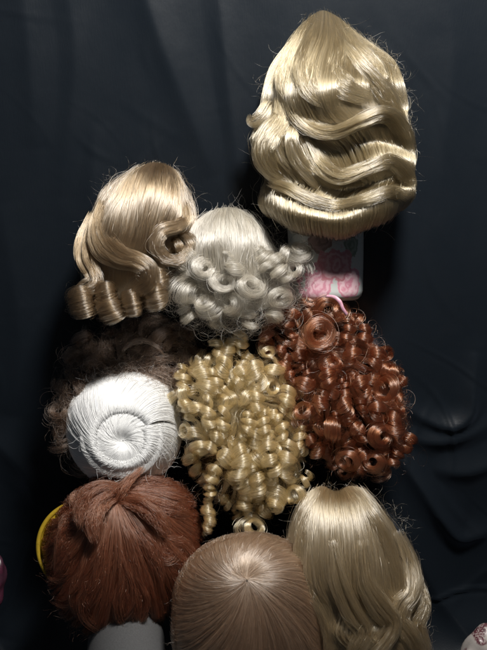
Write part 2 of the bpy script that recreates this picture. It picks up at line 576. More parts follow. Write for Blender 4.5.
def build_cloth():
    nx, ns = 430, 560
    xs = np.linspace(-.52, .52, nx)
    # profile in (y, z): up the wall, round the bend, out over the table
    yw, zt, rr = .105, -.16, .14
    s = np.linspace(0, 1.8, ns)
    top = .86
    Lw = top - (zt + rr); Lb = rr * math.pi / 2
    y = np.where(s < Lw, yw, np.where(s < Lw + Lb, yw - rr * (1 - np.cos((s - Lw) / rr)), yw - rr - (s - Lw - Lb)))
    z = np.where(s < Lw, top - s, np.where(s < Lw + Lb, zt + rr - rr * np.sin((s - Lw) / rr), zt))
    X, Yy = np.meshgrid(xs, y, indexing='ij'); _, Z = np.meshgrid(xs, z, indexing='ij')
    ny = np.where(s < Lw, -1, np.where(s < Lw + Lb, -np.cos((s - Lw) / rr), 0)); nz = np.where(s < Lw, 0, np.where(s < Lw + Lb, np.sin((s - Lw) / rr), 1))
    P = np.stack([X, Yy, Z], -1)
    q = toP(P)
    px, py, d = q[..., 0], q[..., 1], q[..., 2]
    h = np.zeros(px.shape)
    for line, wd, ht in FOLDS:
        ds, sg, tp = seg_dist(px, py, line)
        ht = ht * np.sin(np.pi * np.clip(tp, .02, .98)) ** .7
        wd = wd * .8
        wloc = np.where(sg > 0, wd, wd * 1.5)
        bump_ = ht * np.exp(-(np.sqrt(ds * ds + 4) / wloc) ** 1.35)
        h = np.maximum(h, bump_) + .3 * np.minimum(h, bump_)
    # broad slack
    h += 1.6 * np.sin(px / 47.0 + .8 * np.sin(py / 120.0)) + 1.0 * np.sin(px / 23.0 + py / 210.0 + 1.3)
    # fine crumpled creases of slack satin
    rng = np.random.default_rng(3)
    amt = .3 + 1.1 * np.clip((py - 330) / 120, 0, 1)
    for k in range(70):
        a = rng.normal(.9, .6); x0, y0 = rng.uniform(-40, 530), rng.uniform(-40, 680)
        L = rng.uniform(18, 80); wd = rng.uniform(1.3, 4.5)
        ca, sa = math.cos(a), math.sin(a)
        u_ = (px - x0) * ca + (py - y0) * sa; v_ = -(px - x0) * sa + (py - y0) * ca + .004 * u_ ** 2 * rng.normal()
        g = np.exp(-(u_ / L) ** 2 * 2)
        h += amt * g * rng.uniform(.5, 1.7) * (np.exp(-(v_ / wd) ** 2) - .4 * np.exp(-((v_ - wd * 2.2) / wd / 1.5) ** 2))
    low = np.clip((py - 380) / 150, 0, 1)
    h *= 1 + .35 * np.clip((py - 380) / 60, 0, 1)
    h += low * (3.0 * np.sin(px / 31.0 + py / 38.0) + 1.8 * np.sin(px / 17.0 - py / 44.0 + 2))
    P = P + (h * .001)[..., None] * np.stack([np.zeros_like(X), np.broadcast_to(ny, X.shape), np.broadcast_to(nz, X.shape)], -1)
    q = toP(P); px, py, d = q[..., 0], q[..., 1], q[..., 2]
    for cx, cy, rx, ry, dp in PEDS:
        r = np.hypot((px - cx) / rx, (py - cy) / ry)
        f = np.clip((1.12 - r) / .3, 0, 1); f = f * f * (3 - 2 * f)
        rise = np.maximum(0, dp - d) * f
        d = d + rise
    P = W(np.stack([px, py, d], -1))
    V = P.reshape(-1, 3)
    fs = [(i * ns + j, i * ns + j + 1, (i + 1) * ns + j + 1, (i + 1) * ns + j) for i in range(nx - 1) for j in range(ns - 1)]
    o = mesh('backdrop', V, fs, SATIN)
    return tag(o, 'black satin cloth draped down the wall and over the table', kind='structure')
build_cloth()
# ------------------------------------------------------------------ tall blonde waved wig
def tall_wig():
    gold = hair_mat('golden_blonde_hair', (.18, .138, .078), (.105, .08, .043), rough=.14, body=.06, ior=1.8)
    capm = plain('golden_blonde_weft', (.12, .085, .04), .8, .1)
    e = wig('wig', 'tall golden blonde wig in deep finger waves with a rolled hem, at the very top', (335, 225, -22))
    rows = [
        [(304, 20, -12), (312, 11, -4), (323, 7, 0), (335, 10, -4), (345, 19, -12)],
        [(288, 42, -8), (302, 36, 14), (320, 34, 29), (347, 36, 14), (373, 44, -8)],
        [(271, 66, -4), (290, 66, 24), (308, 66, 46), (352, 58, 29), (394, 60, -2)],
        [(264, 92, 0), (282, 92, 32), (304, 92, 51), (350, 82, 46), (404, 82, 8)],
        [(262, 112, 0), (284, 112, 30), (312, 112, 47), (352, 105, 44), (409, 106, 8)],
        [(258, 126, 4), (284, 128, 28), (322, 129, 38), (366, 119, 42), (408, 118, 12)],
        [(252, 140, 6), (266, 138, 36), (312, 136, 36), (370, 122, 50), (411, 134, 14)],
        [(254, 160, 4), (272, 160, 36), (330, 154, 29), (378, 140, 38), (413, 152, 10)],
        [(258, 172, 0), (285, 172, 28), (340, 176, 44), (384, 158, 46), (412, 166, 12)],
        [(262, 180, 0), (292, 182, 27), (346, 189, 32), (390, 178, 34), (410, 180, 8)],
        [(259, 190, 6), (288, 192, 34), (338, 202, 36), (384, 190, 44), (412, 190, 12)],
        [(258, 204, 4), (285, 213, 40), (336, 222, 46), (386, 210, 44), (410, 198, 10)],
        [(266, 214, -4), (292, 230, 24), (336, 239, 28), (378, 226, 26), (400, 209, 0)],
        [(273, 210, -16), (297, 225, 2), (336, 233, 4), (372, 221, 2), (392, 205, -12)],
        [(277, 200, -18), (299, 212, -8), (336, 220, -8), (370, 208, -8), (388, 198, -16)],
    ]
    cap_rows(rows, capm, e, inset=9, back=-22, v1=.97)
    A = sheet(rows, 9500, 84, 11, thick=6, clumps=260, groove=.7, clump=.14, frizz=.5, vj=.009, und=4.6)
    B = sheet(rows, 1200, 84, 12, thick=1., clumps=80, groove=1.0, clump=.5, frizz=.9, vj=.012)
    poly = [(322, 7), (345, 20), (378, 45), (398, 66), (409, 100), (411, 135), (413, 170), (411, 205), (380, 230), (340, 238), (295, 232), (260, 212), (255, 180), (253, 150), (258, 120), (264, 90), (284, 42), (305, 15)]
    F = fuzz(poly, (335, 130), 20, 5, 260, 13, length=20)
    hair('hair', [A, B, (F, .055)], gold, e)
    locks = [
        bundle([(318, 14, 0), (303, 36, 14), (290, 62, 22), (287, 84, 30), (296, 104, 38)], 620, 60, 201, w=(3, 8, 11, 11, 6), th=(1, 2, 3, 3, 1), clumps=30, frizz=.8, trim=.3),
        bundle([(324, 12, 4), (314, 38, 26), (306, 66, 44), (314, 90, 52), (334, 104, 48)], 700, 60, 202, w=(3, 8, 11, 12, 7), th=(1, 2, 2.5, 3, 1), clumps=30, frizz=.8, trim=.3),
        bundle([(330, 22, 8), (336, 46, 30), (334, 70, 44), (346, 88, 50), (370, 98, 44)], 620, 60, 203, w=(3, 8, 11, 12, 7), th=(1, 2, 2.5, 3, 1), clumps=30, frizz=.8, trim=.3),
        bundle([(336, 24, 4), (358, 48, 18), (374, 66, 24), (382, 84, 30), (400, 100, 16)], 520, 60, 204, w=(3, 7, 9, 9, 5), th=(1, 2, 2.5, 2.5, 1), clumps=26, frizz=.8, trim=.3),
        bundle([(286, 88, 28), (296, 112, 38), (312, 128, 42), (334, 132, 46), (362, 121, 54), (386, 114, 52), (403, 130, 36), (411, 154, 16)], 900, 70, 15, w=(6, 9, 8, 6, 6, 7, 9, 7), th=(2, 3, 3, 4, 4, 4, 4, 2), clumps=30, frizz=.8, trim=.28),
        bundle([(300, 118, 32), (306, 140, 32), (318, 164, 36), (340, 177, 46), (366, 169, 48), (390, 162, 44), (406, 176, 30), (410, 194, 12)], 900, 70, 16, w=(6, 8, 8, 7, 6, 7, 8, 6), th=(2, 3, 3, 4, 4, 4, 4, 2), clumps=30, frizz=.8, trim=.28),
        bundle([(280, 96, 26), (282, 116, 32), (270, 134, 38), (264, 152, 38), (272, 170, 32), (286, 180, 24)], 900, 60, 17, w=(6, 9, 11, 12, 10, 6), th=(2, 3, 4, 5, 4, 2), clumps=30, frizz=.8, trim=.28),
        bundle([(296, 122, 34), (292, 140, 40), (298, 160, 38), (314, 178, 34), (326, 192, 30)], 500, 60, 18, w=(4, 7, 8, 8, 5), th=(2, 3, 3, 3, 1), clumps=12, frizz=.7),
        bundle([(268, 182, 26), (286, 188, 38), (310, 200, 42), (338, 207, 42), (366, 200, 48), (392, 192, 44), (408, 198, 24)], 700, 60, 19, w=(4, 6, 6, 6, 6, 7, 6), th=(2, 3, 3, 3, 4, 4, 2), clumps=26, frizz=.8, trim=.28),
        bundle([(340, 40, 26), (362, 66, 34), (384, 92, 32), (398, 118, 24), (404, 140, 14)], 500, 60, 20, w=(4, 8, 9, 8, 5), th=(1.5, 2, 2, 2, 1), clumps=26, frizz=.8, trim=.28)]
    for k in locks: hair('lock', [k], gold, e)
    # curl standing off the left temple
    K = bundle([(272, 100, 14), (262, 116, 18), (252, 122, 18), (249, 114, 14)], 160, 24, 14, w=(9, 9, 6, 2), th=(4, 3, 2, 1))
    hair('curl', [K], gold, e)
tall_wig()
def ringlets(items, mat, parent, seed, n=120, name='ringlet', radius=.12, lay=.3, frizz=.4, per=17, bulge=.3, tilt=.6, closed=False, pitch=(.95, 1.5)):
    """items: (x0, y0, x1, y1, R, d, turns, kind) kind 'v' wound round the given axis, 'o' seen end-on"""
    rng = np.random.default_rng(seed)
    for i, (x0, y0, x1, y1, R, d, turns, kind) in enumerate(items):
        hand = 1 if rng.uniform() < .5 else -1
        ph = rng.uniform(0, 6.28)
        if kind == 'v':
            L = math.hypot(x1 - x0, y1 - y0)
            sag = rng.normal(0, R * .3, 2)
            if closed:
                ax = [(x0, y0, d - R * .4), ((x0 + x1) / 2, (y0 + y1) / 2, d), (x1, y1, d - R * .3)]
                k = coil(ax, [R * .9, R, R * 1.03, R * .92], turns, .62, int(n * 1.3), seed * 100 + i, ph, hand, .16, frizz, per=per, bulge=.12, wander=.05)
            else:
                ext = R * .35
                ux, uy = (x1 - x0) / max(L, 1), (y1 - y0) / max(L, 1)
                ax = [(x0 - ux * ext, y0 - uy * ext, d - R * .7), ((x0 + x1) / 2 + sag[0], (y0 + y1) / 2, d + sag[1]), (x1 + ux * ext, y1 + uy * ext, d - R * .5)]
                L += 2 * ext
                tn = float(np.clip(L / (R * rng.uniform(*pitch)), 1.4, 5))
                prof = [R * .55, R * rng.uniform(.85, 1.1), R * rng.uniform(.8, 1.0), R * rng.uniform(.45, .8)]
                band = rng.uniform(.62, .95) / (tn + .85)
                k = coil(ax, prof, tn, band, int(n * 1.1), seed * 100 + i, ph, hand, lay, frizz, per=per, bulge=bulge, loose=.22, wander=.3)
        else:
            tx, ty = rng.normal(0, tilt, 2)
            ax = [(x0 - tx * R, y0 - ty * R, d - R * 1.0), (x0, y0, d - 1), (x0 + tx * R * .5, y0 + ty * R * .5, d + R * .25)]
            prof = [R * 1.5, R * 1.08, R * rng.uniform(.9, 1.0), R * rng.uniform(.75, .9), R * rng.uniform(.5, .75)]
            k = coil(ax, prof, rng.uniform(1.5, 2.3), .3, int(n * 1.05), seed * 100 + i, ph, hand, min(.55, lay * 1.4), frizz * 1.3, ref=(0, 1, 0), per=per + 4, bulge=.1, loose=.3, wander=.1, flat=rng.uniform(.75, 1.0))
        hair(name, [k], mat, parent, radius)

def inside(poly, x, y):
    P = np.asarray(poly, float); r = False; j = len(P) - 1
    for i in range(len(P)):
        if (P[i][1] > y) != (P[j][1] > y) and x < (P[j][0] - P[i][0]) * (y - P[i][1]) / (P[j][1] - P[i][1] + 1e-9) + P[i][0]:
            r = not r
        j = i
    return r

def fill_curls(poly, cen, D, d0, have, step, R, seed, pend=.25, flow=(0, 1), minsep=.8, sink=4):
    """more curls where the hand-placed ones leave room"""
    rng = np.random.default_rng(seed)
    P = np.asarray(poly, float)
    pts = [((a[0] + a[2]) / 2, (a[1] + a[3]) / 2) for a in have]
    out = []
    for _ in range(1500):
        x = rng.uniform(P[:, 0].min(), P[:, 0].max()); y = rng.uniform(P[:, 1].min(), P[:, 1].max())
        if not inside(poly, x, y):
            continue
        if any(math.hypot(x - q[0], y - q[1]) < step * minsep for q in pts):
            continue
        pts.append((x, y))
        r = R * rng.uniform(.62, 1.3)
        d = float(dome_d(np.array(x), np.array(y), poly, cen, D, d0)) - sink + rng.normal(0, 2)
        a = math.atan2(flow[1], flow[0]) + rng.normal(0, .5)
        L = step * rng.uniform(.7, 1.2)
        if rng.uniform() < pend:
            out.append((x, y, x, y, r, d, 2.5, 'o'))
        else:
            out.append((x - math.cos(a) * L / 2, y - math.sin(a) * L / 2, x + math.cos(a) * L / 2, y + math.sin(a) * L / 2, r, d, rng.uniform(2.2, 3.3), 'v'))
    return out

def frizz_cloud(poly, cen, D, d0, cnt, seed, R=8, steps=30, amp=2.5):
    """loose curly hairs wandering in loops through the mass"""
    rng = np.random.default_rng(seed)
    a = rng.uniform(0, 6.283, cnt); rr = np.sqrt(rng.uniform(0, 1.1, cnt))
    r = polar(poly, cen, a) * rr
    x = cen[0] + r * np.cos(a); y = cen[1] + r * np.sin(a)
    z = d0 + D * np.sqrt(np.maximum(0, 1 - np.minimum(1, rr) ** 2)) + rng.normal(0, 2, cnt)
    s = np.linspace(0, 1, steps)[None, :]
    ph = rng.uniform(0, 6.28, cnt)[:, None]; tn = rng.uniform(3, 9, cnt)[:, None] * rng.choice([-1, 1], (cnt, 1))
    Rc = R * rng.uniform(.5, 1.3, cnt)[:, None]
    drift = rng.normal(0, 8, (cnt, 1, 3)) * s[..., None]
    P = np.stack([x[:, None] + Rc * np.cos(ph + tn * s), y[:, None] + Rc * np.sin(ph + tn * s), z[:, None] + Rc * .5 * np.sin(ph * 2 + tn * s * .7)], -1)
    return P + drift + wobble(rng, cnt, steps, 2, amp * .4)

# ------------------------------------------------------------------ light brown wig with barrel curls
def barrel_wig():
    m = hair_mat('ash_brown_hair', (.145, .098, .055), (.08, .052, .028), rough=.15, body=.08, ior=1.85)
    cm = plain('ash_brown_weft', (.12, .08, .045), .8, .1)
    e = wig('wig', 'light brown wig with smooth crown and fat barrel curls along its lower edge, upper left', (132, 300, -44))
    o = -12
    rows = [
        [(134, 170, -4), (146, 164, 4), (156, 162, 6), (168, 165, 4), (178, 172, -4)],
        [(109, 185, -2), (128, 177, 18), (152, 174, 24), (174, 179, 18), (190, 193, -6)],
        [(95, 208, 2), (116, 202, 30), (146, 198, 38), (175, 202, 26), (196, 213, -4)],
        [(86, 235, 4), (108, 233, 34), (138, 232, 42), (168, 228, 30), (197, 230, -2)],
        [(80, 262, 6), (102, 260, 30), (130, 262, 34), (158, 256, 24), (190, 250, -4)],
        [(81, 283, 4), (102, 284, 20), (128, 286, 22), (150, 278, 14), (180, 264, -6)],
        [(84, 296, -6), (104, 298, 6), (128, 300, 8), (150, 292, 0), (174, 272, -12)],
    ]
    rows = [[(x, y, d + o) for x, y, d in r] for r in rows]
    cap_rows(rows, cm, e, inset=8, back=-44, shrink=.9)
    A = sheet(rows, 6500, 60, 21, thick=6, clumps=200, groove=.6, clump=.15, frizz=.5, vj=.01)
    B = sheet(rows, 700, 60, 22, thick=1, clumps=26, groove=2.6, clump=.75, frizz=.9)
    poly = [(155, 161), (180, 170), (197, 205), (199, 235), (190, 262), (165, 300), (120, 312), (75, 310), (72, 280), (82, 235), (96, 200), (120, 176)]
    F = fuzz(poly, (135, 238), 20, -20, 170, 23, length=20)
    S1 = bundle([(102, 200, 4), (98, 225, 14), (104, 245, 24), (119, 256, 33), (137, 261, 38), (148, 269, 38), (146, 281, 36), (136, 290, 30), (131, 300, 22)], 620, 56, 24, w=(3, 10, 14, 12, 10, 10, 11, 10, 7), th=(3, 5, 5, 4, 4, 5, 5, 4, 3), clumps=26, frizz=.7, trim=.24)
    S2 = bundle([(94, 212, -4), (86, 238, 6), (85, 258, 16), (92, 272, 22), (94, 282, 24), (84, 290, 26), (78, 300, 20)], 460, 48, 25, w=(5, 9, 10, 9, 9, 9, 7), th=(2, 4, 4, 4, 5, 5, 3), clumps=18, frizz=.7, trim=.22)
    S3 = bundle([(184, 200, 2), (186, 218, 8), (178, 226, 16), (162, 232, 24), (156, 246, 26), (164, 258, 24), (178, 260, 20), (188, 250, 14), (186, 238, 8), (176, 234, 8)], 560, 54, 26, w=(4, 6, 6, 7, 7, 6, 5, 4, 3, 2), th=(2, 3, 4, 5, 5, 5, 4, 3, 3, 2), clumps=18, frizz=.8, trim=.22)
    hair('hair', [A, B, (F, .055)], m, e)
    for k in (S1, S2, S3):
        hair('lock', [k], m, e)
    ringlets([(80, 288, 84, 318, 12.5, 26, 2.4, 'v'), (104, 284, 105, 300, 10.5, 26, 2.0, 'v'), (104, 298, 115, 320, 12.5, 24, 2.4, 'v'),
              (130, 292, 133, 315, 9.5, 26, 2.4, 'v'), (157, 268, 158, 286, 10.5, 18, 1.8, 'v'), (151, 282, 156, 308, 13, 20, 2.2, 'v'),
              (177, 246, 177, 246, 12, 8, 2.0, 'o')], m, e, 27, n=260, name='barrel_curl', frizz=.5, closed=True)
barrel_wig()

# ------------------------------------------------------------------ silver wig
def silver_wig():
    m = hair_mat('silver_hair', (.52, .47, .38), (.28, .24, .18), rough=.24)
    cm = plain('silver_weft', (.22, .20, .17), .8, .1)
    e = wig('wig', 'silver grey wig with a smooth top and frizzy loose curls, between the two upper wigs', (238, 320, -46))
    rows = [
        [(205, 214, -14), (216, 209, -6), (228, 207, -4), (240, 209, -6), (252, 216, -14)],
        [(189, 228, -14), (206, 221, 8), (228, 218, 14), (250, 222, 8), (268, 234, -14)],
        [(181, 246, -8), (203, 240, 20), (228, 237, 26), (255, 241, 18), (277, 252, -8)],
        [(178, 264, -6), (202, 260, 20), (228, 258, 26), (256, 262, 18), (284, 268, -4)],
        [(180, 284, -8), (204, 282, 14), (230, 284, 18), (258, 284, 12), (290, 286, -4)],
        [(188, 304, -20), (208, 306, 0), (232, 310, 4), (262, 310, 0), (290, 302, -14)],
    ]
    cap_rows(rows, cm, e, inset=9, back=-50, shrink=.86)
    A = sheet(rows, 5600, 48, 31, thick=5, clumps=150, groove=.8, clump=.2, frizz=.7, vj=.01)
    poly = [(228, 206), (255, 214), (275, 235), (285, 250), (305, 245), (314, 262), (304, 285), (292, 308), (262, 326), (225, 330), (190, 318), (170, 300), (172, 270), (180, 240), (200, 214)]
    low = [(180, 262), (205, 255), (235, 262), (262, 252), (285, 250), (305, 245), (314, 262), (304, 285), (292, 308), (262, 324), (225, 328), (190, 318), (170, 300), (170, 275)]
    B = frizz_cloud(low, (238, 288), 24, -14, 700, 32, R=9)
    F = fuzz(poly, (238, 265), 20, -20, 220, 33, length=20)
    hair('hair', [A, (B, .075), (F, .05)], m, e)
    its = [(186, 291, 186, 291, 15, 12, 2, 'o'), (205, 268, 205, 268, 13, 24, 2, 'o'), (249, 284, 249, 284, 16, 26, 2, 'o'), (224, 282, 224, 282, 13, 26, 2, 'o'),
           (231, 304, 231, 304, 14, 18, 2, 'o'), (281, 299, 281, 299, 14, 12, 2, 'o'), (301, 252, 301, 252, 12, 14, 2, 'o'), (258, 250, 280, 268, 10, 20, 2, 'v'), (266, 264, 290, 280, 10, 18, 2, 'v'),
           (205, 304, 205, 304, 12, 12, 2, 'o'), (266, 306, 270, 322, 10, 8, 2, 'v'), (180, 262, 196, 280, 10, 12, 2, 'v'), (294, 270, 294, 270, 12, 10, 2, 'o'), (214, 312, 222, 326, 10, 0, 2, 'v'),
           (226, 258, 236, 276, 10, 30, 2, 'v'), (248, 306, 252, 326, 10, 6, 2, 'v'), (192, 246, 182, 266, 9, 10, 2, 'v'), (284, 248, 300, 262, 8, 8, 2, 'v'), (180, 306, 196, 318, 9, 2, 2, 'v')]
    ringlets(its, m, e, 34, n=140, name='curl', lay=.45, frizz=1.0, radius=.11)
silver_wig()

# ------------------------------------------------------------------ dark brown wig behind the white one
def dark_wig():
    m = hair_mat('dark_brown_hair', (.115, .068, .044), (.06, .036, .023), rough=.3)
    cm = plain('dark_brown_weft', (.02, .013, .009), .8, .1)
    e = wig('wig', 'dark brown frizzy curly wig half hidden behind the white coiled wig', (130, 400, -72))
    poly = [(76, 352), (98, 334), (132, 322), (170, 320), (194, 334), (200, 366), (192, 405), (170, 450), (120, 466), (74, 460), (58, 434), (58, 388)]
    cen = (128, 390)
    cap_dome(poly, cen, 24, -62, cm, e, inset=8, shrink=.86, back=-74)
    A = whorl(poly, cen, (135, 375), 28, -62, 2200, 44, 41, swirl=1.0, thick=8, clumps=50, groove=3, frizz=1.8, clump=.5, stray=.15)
    B = frizz_cloud(poly, cen, 30, -60, 900, 42, R=7, amp=3)
    F = fuzz(poly, cen, 20, -55, 200, 43, length=22, curl=1.8)
    hair('hair', [A, (B, .08), (F, .055)], m, e)
    its = fill_curls(poly, cen, 26, -58, [], 24, 11, 44, pend=.5)
    ringlets(its, m, e, 45, n=90, name='curl', lay=.45, frizz=1.2)
    K = [bundle([(122, 352, -22), (130, 344, -20), (145, 341, -20), (158, 348, -22), (166, 358, -26)], 24, 24, 46, w=(2, 3, 3, 2, 1), th=(1, 1, 1, 1, 1)),
         bundle([(140, 336, -28), (142, 324, -26), (152, 318, -26), (160, 326, -28)], 16, 22, 47, w=(1.5, 2, 1.5, 1), th=(1, 1, 1, 1))]
    hair('lock', K, m, e)
dark_wig()

# ------------------------------------------------------------------ white coiled wig
def white_wig():
    m = hair_mat('white_hair', (.96, .96, .94), (.86, .86, .86), rough=.3, var=.02, body=.85)
    cm = plain('white_weft', (.75, .75, .76), .8, .1)
    e = wig('wig', 'smooth white wig coiled into a round snail roll', (122, 478, -62))
    outer = [(66, 426), (70, 402), (84, 383), (106, 371), (132, 368), (158, 375), (175, 392), (181, 418), (180, 446), (169, 468), (147, 483), (120, 487), (92, 479), (73, 458)]
    cen = (122, 428); c2 = (122, 439)
    cap_dome(outer, cen, 36, -56, cm, e, inset=12, shrink=.82, back=-66)
    rng = np.random.default_rng(51)
    n, steps = 11000, 30
    a = rng.uniform(0, 6.283, n)
    s = np.linspace(0, 1.28, steps)[None, :]
    cl = np.sort(rng.uniform(0, 6.283, 330)); k = np.argmin(np.abs(a[:, None] - cl), 1)
    dp = a - cl[k]
    sw = a[:, None] + .55 * s - dp[:, None] * .1
    sw0 = a[:, None] - dp[:, None] * .1
    ri = 23 + 7 * ((a + .5) % 6.283 / 6.283)[:, None] + rng.uniform(-4.5, 3.5, n)[:, None] * rng.uniform(0, 1, n)[:, None]
    inn = np.stack([c2[0] + ri * np.cos(sw0), c2[1] + ri * .95 * np.sin(sw0)], -1)
    Ro = polar(outer, cen, sw.ravel()).reshape(sw.shape)
    out = np.stack([cen[0] + Ro * np.cos(sw), cen[1] + Ro * np.sin(sw)], -1)
    th = s * math.pi * .90
    f = (1 - np.cos(np.minimum(th, math.pi))) / 2
    lay = 2.2 * rng.uniform(0, 1, n)[:, None] ** 1.4 + .12 * np.minimum(1, (dp / .02) ** 2)[:, None] + rng.normal(0, .08, 330)[k][:, None]
    xy = inn * (1 - f[..., None]) + out * f[..., None]
    xy = xy - (out - inn) * (lay / 30 * np.clip(-np.cos(th), -.3, 1))[..., None]
    d = -4.5 * (1 - f) - 52 * f + (17 - lay) * np.sin(np.clip(th, 0, 3.6))
    T = np.concatenate([xy, d[..., None]], -1)
    T += wobble(rng, n, steps, 2, .3)
    inner = [(c2[0] + 44 * math.cos(t), c2[1] + 42 * math.sin(t)) for t in np.linspace(0, 6.283, 17)[:-1]]
    I = whorl(inner, c2, (123, 441), 15, -13, 5500, 34, 52, swirl=1.5, thick=2, clumps=200, groove=.1, frizz=.25, clump=.15, dimple=7, dimw=.2, qmax=1.3, und=.4, stray=.015)
    F = fuzz(outer, cen, 20, -40, 110, 53, length=12)
    hair('hair', [T, (F, .05)], m, e)
    hair('coil', [I], m, e)
    G = fuzz(inner, c2, 20, -12, 30, 54, length=16)
    hair('loose_hairs', [(G, .08)], m, e)
white_wig()

# ------------------------------------------------------------------ golden ringlet wig
def golden_wig():
    m = hair_mat('pale_golden_hair', (.64, .43, .20), (.44, .275, .11), rough=.14, body=.08, ior=1.95)
    cm = plain('pale_golden_weft', (.085, .055, .026), .8, .1)
    e = wig('wig', 'pale golden wig of tight shiny ringlets in the middle of the display', (245, 510, -56))
    poly = [(205, 345), (222, 336), (244, 334), (256, 352), (276, 352), (296, 385), (300, 410), (304, 450), (302, 480), (285, 505), (262, 520), (236, 515), (208, 495), (190, 462), (186, 430), (172, 395), (172, 372), (190, 362)]
    cen = (240, 425)
    cap_dome(poly, cen, 34, -54, cm, e, inset=10, shrink=.9, back=-58)
    A = whorl(poly, cen, (240, 400), 34, -52, 2400, 44, 61, swirl=.4, thick=9, clumps=60, groove=3, frizz=1.3, clump=.7)
    B = frizz_cloud(poly, cen, 36, -46, 260, 62, R=7)
    F = fuzz(poly, cen, 24, -40, 120, 63, length=14)
    hair('hair', [A, (B, .075), (F, .055)], m, e)
    D = lambda x, y: float(dome_d(np.array(x), np.array(y), poly, cen, 44, -40))
    L = [(180, 366, 180, 396, 9.5), (198, 364, 204, 398, 11), (213, 342, 216, 362, 9), (233, 338, 225, 364, 10), (241, 333, 241, 352, 8), (212, 368, 216, 390, 8.5),
         (232, 366, 236, 386, 8.5), (255, 360, 254, 386, 11.5), (258, 386, 260, 412, 10), (288, 388, 284, 412, 9.5), (234, 440, 235, 486, 10.5), (253, 455, 256, 500, 9.5),
         (270, 440, 273, 482, 9.5), (288, 440, 290, 478, 11), (279, 414, 282, 440, 9), (248, 410, 243, 440, 8), (262, 412, 264, 440, 8), (228, 405, 224, 436, 8.5),
         (209, 400, 214, 430, 9), (214, 430, 210, 456, 9.5), (302, 425, 299, 452, 7), (222, 466, 204, 482, 8), (272, 482, 278, 512, 9), (246, 488, 250, 515, 9), (183, 398, 190, 420, 9)]
    its = [(x0, y0, x1, y1, R, D((x0 + x1) / 2, (y0 + y1) / 2), max(2.2, math.hypot(x1 - x0, y1 - y0) / R * 1.15), 'v') for x0, y0, x1, y1, R in L]
    its += [(197, 407, 197, 407, 11, D(200, 405), 2.4, 'o'), (199, 447, 199, 447, 12, D(204, 447), 2.3, 'o'), (268, 352, 268, 352, 6.5, -20, 2.2, 'o'),
            (254, 526, 254, 526, 13, -18, 1.7, 'o'), (276, 504, 276, 504, 9.5, -12, 1.8, 'o'), (294, 494, 294, 494, 11, -14, 1.6, 'o'), (308, 474, 302, 484, 8, -14, 2.0, 'v'),
            (208, 496, 208, 536, 7, -14, 4.6, 'v'), (216, 480, 208, 498, 6.5, -12, 2.0, 'v'), (186, 430, 186, 430, 10, D(192, 430), 2.2, 'o')]
    its += fill_curls(poly, cen, 42, -42, its, 16.5, 8.6, 64, pend=.15, sink=6)
    ringlets(its, m, e, 65, n=110, name='ringlet', lay=.22, frizz=.3)
golden_wig()

# ------------------------------------------------------------------ auburn curly wig
def auburn_curly():
    m = hair_mat('auburn_hair', (.18, .055, .023), (.085, .025, .011), rough=.16, body=.08, ior=1.9)
    cm = plain('auburn_weft', (.03, .012, .007), .8, .1)
    e = wig('wig', 'auburn wig full of glossy round curls, right of the golden ringlets', (340, 470, -56))
    poly = [(268, 318), (290, 300), (312, 290), (340, 300), (360, 318), (378, 345), (400, 368), (404, 395), (408, 430), (406, 460), (380, 474), (345, 478), (318, 458), (302, 430), (290, 395), (276, 365), (262, 340)]
    cen = (338, 388)
    cap_dome(poly, cen, 28, -52, cm, e, inset=10, shrink=.9, back=-58)
    A = whorl(poly, cen, (320, 350), 26, -50, 2600, 44, 71, swirl=.6, thick=9, clumps=50, groove=3, frizz=1.5, clump=.7, stray=.1)
    B = frizz_cloud(poly, cen, 34, -44, 200, 72, R=8)
    F = fuzz(poly, cen, 24, -40, 190, 73, length=16, curl=1.6)
    hair('hair', [A, (B, .075), (F, .055)], m, e)
    D = lambda x, y: float(dome_d(np.array(x), np.array(y), poly, cen, 40, -36))
    O = [(327, 309, 12.5), (386, 391, 14.5), (303, 411, 11.5), (347, 461, 13), (373, 462, 11), (382, 436, 12), (312, 298, 9), (340, 312, 9)]
    its = [(x, y, x, y, R, D(x, y) + 2, 2.5, 'o') for x, y, R in O]
    V = [(322, 428, 342, 434, 13), (352, 414, 358, 434, 9), (346, 396, 348, 414, 8.5), (372, 402, 378, 418, 9), (397, 412, 400, 440, 9), (400, 446, 398, 466, 9), (312, 436, 312, 456, 8.5),
         (347, 322, 349, 340, 7.5), (364, 326, 366, 344, 8), (352, 346, 350, 364, 9), (372, 348, 374, 366, 9), (386, 366, 400, 374, 8), (296, 312, 284, 326, 9), (272, 322, 268, 342, 8),
         (326, 366, 330, 388, 9), (360, 374, 362, 394, 9.5), (320, 392, 324, 410, 9)]
    its += [(x0, y0, x1, y1, R, D((x0 + x1) / 2, (y0 + y1) / 2), 2.8, 'v') for x0, y0, x1, y1, R in V]
    its += fill_curls(poly, cen, 34, -40, its, 16, 8, 74, pend=.3, sink=7)
    ringlets(its, m, e, 75, n=115, name='curl', lay=.25, frizz=.5)
    ring = coil([(319, 334, -4), (319, 333, 4), (320, 333, 8)], [16.5, 16, 15, 11], 1.8, .5, 300, 79, .6, 1, .5, 1.1, ref=(0, 1, 0), bulge=.1, loose=.3, wander=.05)
    hair('curl', [ring], m, e, .12)
auburn_curly()

